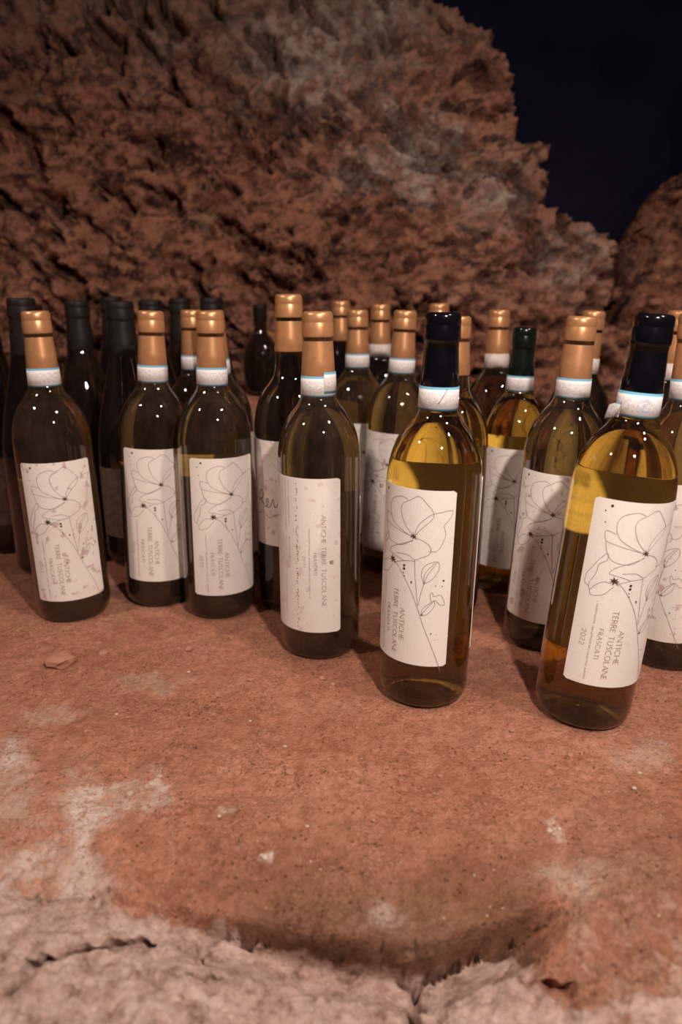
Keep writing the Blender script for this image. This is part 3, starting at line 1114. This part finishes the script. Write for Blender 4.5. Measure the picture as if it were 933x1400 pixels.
FLASK = (-.122, 1.115, .188)
FEET = [(-.288, .714), (-.205, .754), (-.132, .722), (-.020, .633), (.070, .549), (.196, .517), (.201, .655), (.061, .855), (.1885, .790),
        (-.052, .738), (-.183, .905), (-.134, .838), (.021, .932), (.055, 1.030), (.000, 1.095), (.139, 1.005), (.110, .720), (.200, .935), (.272, .865), (.352, .775), (.306, .612),
        (-.450, .930), (-.366, .850), (-.347, .975), (-.262, .880), (-.335, 1.085), (-.257, 1.000), (-.240, 1.105), (-.178, 1.020)]

build_ledge()
build_wall()


# front rank
b1 = frascati('gold-capped dusty bottle with purple-spotted flower label, standing before the dark sloping bottles', -.288, .714, (-.007, 0), glass=M_DUSTY, turn=-2, lz=.026, paper_me=ME_LABEL_ST, band=ME_BAND)
b2 = frascati('gold-capped bottle whose flower label is half shaded by the bottle next to it', -.205, .754, (.011, 0), glass=M_DUSTY, turn=-3, lz=.032, band=ME_BAND)
b3 = frascati('gold-capped bottle with a full flower label, shadow of a shoulder on its lower corner', -.132, .722, (.004, 0), glass=M_DUSTY, turn=14, lz=.029, band=ME_BAND, short=.93)
b4 = frascati('gold-capped bottle turned to its reverse label with upright lettering and small crown', -.020, .633, (0, 0), glass=M_DUSTY, turn=-27, lz=.030, paper_me=ME_LABEL_SPOT, side='reverse', band=ME_BAND)
b5 = frascati('black-capped bottle with golden shoulder and a creased neck band, flower label turned aside', .070, .549, (.006, 0), cap=ME_CAP_BLACK, turn=-29, lz=.041, band=ME_BAND)
b6 = frascati('black-capped leaning bottle with torn neck band and label dated 2022', .196, .517, (.024, 0), cap=ME_CAP_BLACK, turn=28, lz=.041, band=ME_BAND)
# second rank
b8 = frascati('gold-capped bottle with a spotted flower label shaded by the leaning black-capped bottle', .201, .655, (.013, 0), glass=M_DUSTY, turn=-14, lz=.031, paper_me=ME_LABEL_ST, band=ME_BAND)
b7 = frascati('gold-capped bottle with a grubby purple-stained label, behind the creased-band black-capped bottle', .061, .855, (.0135, 0), glass=M_DUSTY, turn=-24, lz=.030, paper_me=ME_LABEL_ST, band=ME_BAND)
b9 = frascati('shorter bottle with a dark green capsule and bottle-shaped shadow on its label', .1885, .790, (.010, 0), cap=ME_CAP_GREEN, turn=-2, lz=.034, band=ME_BAND, h=.945, wide=.955)
b11 = frascati('gold-capped bottle mostly hidden beside the label dated 2022, at the end of the row', .306, .612, (-.012, 0), glass=M_DUSTY, turn=-32, lz=.030, paper_me=ME_LABEL_ST, band=ME_BAND)
frascati('gold-capped bottle peeking out behind the full flower label bottle, nearer the half-shaded label', -.183, .905, (0, 0), glass=M_DUSTY, turn=10, band=ME_BAND)
frascati('tilted gold-capped bottle behind the full flower label, neck next to the dark little flask', -.134, .838, (-.012, 0), glass=M_DUSTY, turn=20, band=ME_BAND)
# the tall one with another label
z = ground_z(-.052, .738)
tall = thing('tall_wine_bottle', 'tallest gold-capped bottle without neck band, script lettering on its label', 'bottle', (-.052, .738, z))
tall.scale = (1.02, 1.02, 1.05)
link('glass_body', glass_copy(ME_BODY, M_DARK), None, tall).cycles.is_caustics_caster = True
link('capsule', ME_CAP_LONG, None, tall)
tl = link('paper_label', ME_TALL_LABEL, None, tall)
tl.location.z = .073
tl.rotation_euler.z = facing(-.052, .738, -32)
link('script_lettering', ME_SCRIPT, None, tl)
# rear rank
frascati('gold-capped bottle with clean blue-edged neck band beside the grubby purple-stained label', .021, .932, (0, 0), glass=M_DUSTY, turn=5, band=ME_BAND)
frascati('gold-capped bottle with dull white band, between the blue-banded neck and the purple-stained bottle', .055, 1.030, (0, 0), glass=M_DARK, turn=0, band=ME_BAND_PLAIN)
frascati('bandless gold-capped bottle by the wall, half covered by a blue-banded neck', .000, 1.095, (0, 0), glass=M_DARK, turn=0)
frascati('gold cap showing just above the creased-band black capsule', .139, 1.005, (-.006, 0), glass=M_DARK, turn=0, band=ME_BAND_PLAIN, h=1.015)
frascati('gold-capped bottle almost hidden directly behind the creased-band black-capped bottle', .110, .720, (.004, 0), turn=0, h=.985)
frascati('gold-capped bottle with dotted white band, standing clear behind the dark green capsule', .200, .935, (0, 0), glass=M_DUSTY, turn=0, band=ME_BAND_PLAIN)
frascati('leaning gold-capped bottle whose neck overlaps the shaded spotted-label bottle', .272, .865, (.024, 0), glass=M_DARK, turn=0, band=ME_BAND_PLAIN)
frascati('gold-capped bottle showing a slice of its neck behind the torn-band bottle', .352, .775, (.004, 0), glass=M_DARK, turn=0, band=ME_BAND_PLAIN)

# torn flap, seal and crease on the neck bands of the two black-capped bottles, doubled end on another
a6 = facing(.196, .517, 0)
fm = ring_mesh('band_flap', .0166, .0152, .2395, .2500, .0004, R(-92), R(-48), 12)
for v in fm.vertices:
    k = max(0, min(1, (-math.degrees(math.atan2(v.co.x, -v.co.y)) - 60) / 30))
    v.co.x *= 1 + .26 * k
    v.co.z += -.0035 * k
fm.materials.append(M_BAND)
flap = link('band_flap', fm, None, b6)
flap.rotation_euler.z = a6
flap['label'] = 'torn loose end of the paper neck band'
seal = Ink(.01560)
for rr in (.0048, .0036):
    seal.stroke([(.004 / .0156 * RB + rr * math.cos(q * .3142) * RB / .0156, .2495 + rr * math.sin(q * .3142)) for q in range(21)], .0004)
for q in (-.0012, 0, .0012):
    seal.stroke([((.004 - .0015) * RB / .0156, .2495 + q), ((.004 + .0015) * RB / .0156, .2495 + q)], .0005)
for q in range(3):
    seal.stroke([((.0102 + q * .0016) * RB / .0156, .2478), ((.0108 + q * .0016) * RB / .0156, .2512)], .0006)
so = link('printed_seal', seal.mesh('printed_seal', M_BLUEINK), None, b6)
so.rotation_euler.z = a6
cr = Ink(.01570)
K = RB / .0156
cr.stroke([(-.005 * K, .2412), (.001 * K, .2480), (.0055 * K, .2560), (.0060 * K, .2575)], .0007)
co = link('band_crease', cr.mesh('band_crease', M_DARKINK), None, b5)
co.rotation_euler.z = facing(.070, .549, 0)
dm = ring_mesh('band_overlap', .01560, .01515, .2440, .2620, .0004, R(18), R(95), 20)
dm.materials.append(M_BAND)
do = link('band_overlap', dm, None, b4)
do.rotation_euler.z = facing(-.020, .633, 0)

# dark bottles with long sloping shoulders
dark_bottle('dark sloping-shouldered bottle with a beige label painted shade-brown, farthest along the row past the purple-spotted label', -.450, .930, 0, 1.04, 0)
dark_bottle('dark sloping-shouldered bottle directly behind the purple-spotted label bottle', -.366, .850, 0, 1.03)
dark_bottle('slim dark bottle standing alone between the purple-spotted and half-shaded label bottles', -.347, .975, 0, 1.01)
dark_bottle('dark bottle with wide ringed cap and beige label painted shade-brown, touching the half-shaded label bottle', -.262, .880, 0, 1.02, -30)
dark_bottle('dark bottle nearest the wall, beside the wide ringed cap', -.335, 1.085, 0, 1.0)
dark_bottle('dark bottle tip rising just above the half-shaded label bottle', -.257, 1.000, 0, 1.0)
dark_bottle('dark bottle neck between the half-shaded label and full flower label bottles, close to the wall', -.240, 1.105, 0, .995)
dark_bottle('dark bottle hidden behind the full flower label bottle and its gold-capped neighbours', -.178, 1.020, 0, 1.0)

fk = thing('dark_flask', 'little round-bodied black flask on a rise of rock by the wall', 'bottle', FLASK)
fk.scale = (.95, .95, 1.06)
link('glass_body', glass_copy(ME_FLASK, M_DARK), None, fk)
link('cap', ME_CAP_FLASK, None, fk)


# crumbs of stone lying on the ledge
def stone_mesh(name, seed, m, flat=.6):
    rnd = random.Random(seed)
    bm = bmesh.new()
    bmesh.ops.create_icosphere(bm, subdivisions=2, radius=1)
    o = [rnd.uniform(0, 50) for _ in range(2)]
    from mathutils import noise
    for v in bm.verts:
        d = 1 + .45 * noise.noise(v.co * 1.3 + Vector((o[0], o[1], 0))) + .18 * noise.noise(v.co * 3.7 + Vector((o[1], 0, o[0])))
        v.co *= d
        v.co.z *= flat
    me = bpy.data.meshes.new(name)
    bm.to_mesh(me); bm.free()
    me.materials.append(m)
    return me


bpy.context.view_layer.update()
deps = bpy.context.evaluated_depsgraph_get()
floor = bpy.data.objects['floor']


def drop(px, py):
    hit = floor.ray_cast(Vector((0, 0, CAM_H)), ray(px, py).normalized())
    return hit[1]


STONES = [stone_mesh('crumb_a', 1, M_STONE), stone_mesh('crumb_b', 2, M_STONE, .7), stone_mesh('crumb_c', 3, M_STONE, .5)]
CHIPS = [stone_mesh('chip_a', 4, M_CHIP, .5), stone_mesh('chip_b', 5, M_CHIP, .7)]
for i, (px, py, r, lab) in enumerate([
        (82, 908, .0135, 'largest lump of reddish stone on the open ledge below the purple-spotted label'),
        (258, 888, .0040, 'small round reddish crumb on the ledge below the full flower label bottle'),
        (397, 1056, .0036, 'small grey brown crumb alone in the middle of the open ledge'),
        (142, 893, .0042, 'flat reddish crumb beside the largest lump of stone'),
        (603, 1062, .0022, None), (343, 930, .0028, None), (780, 1033, .0028, None), (440, 928, .0032, None), (455, 936, .0026, None), (700, 1000, .0022, None), (292, 978, .0022, None)]):
    p = drop(px, py)
    st = link('stone_crumb', STONES[i % 3], None)
    st.location = p + Vector((0, 0, r * .22))
    st.scale = (r, r * .9, r)
    st.rotation_euler.z = i * 1.3
    st['label'] = lab or 'tiny reddish stone crumb on the bare ledge'
    st['category'] = 'stone'
    st['group'] = 'stone crumbs on the ledge'
for i, (px, py, r) in enumerate([(258, 919, .0018), (178, 1086, .0022), (207, 1072, .0024), (362, 1173, .0024), (358, 1170, .0016), (160, 977, .0016), (300, 1116, .0015), (218, 1062, .0018), (752, 1136, .0022), (765, 1134, .0016),
                                 (342, 986, .0015), (390, 1021, .0014), (875, 1057, .0016), (420, 1130, .0014), (868, 1078, .0018)]):
    p = drop(px, py)
    st = link('pale_chip', CHIPS[i % 2], None)
    st.location = p + Vector((0, 0, r * .2))
    st.scale = (r, r * .8, r)
    st.rotation_euler.z = i * .9
    st['label'] = 'tiny pale chip of stone on the red ledge'
    st['category'] = 'stone chip'
    st['group'] = 'pale chips on the ledge'
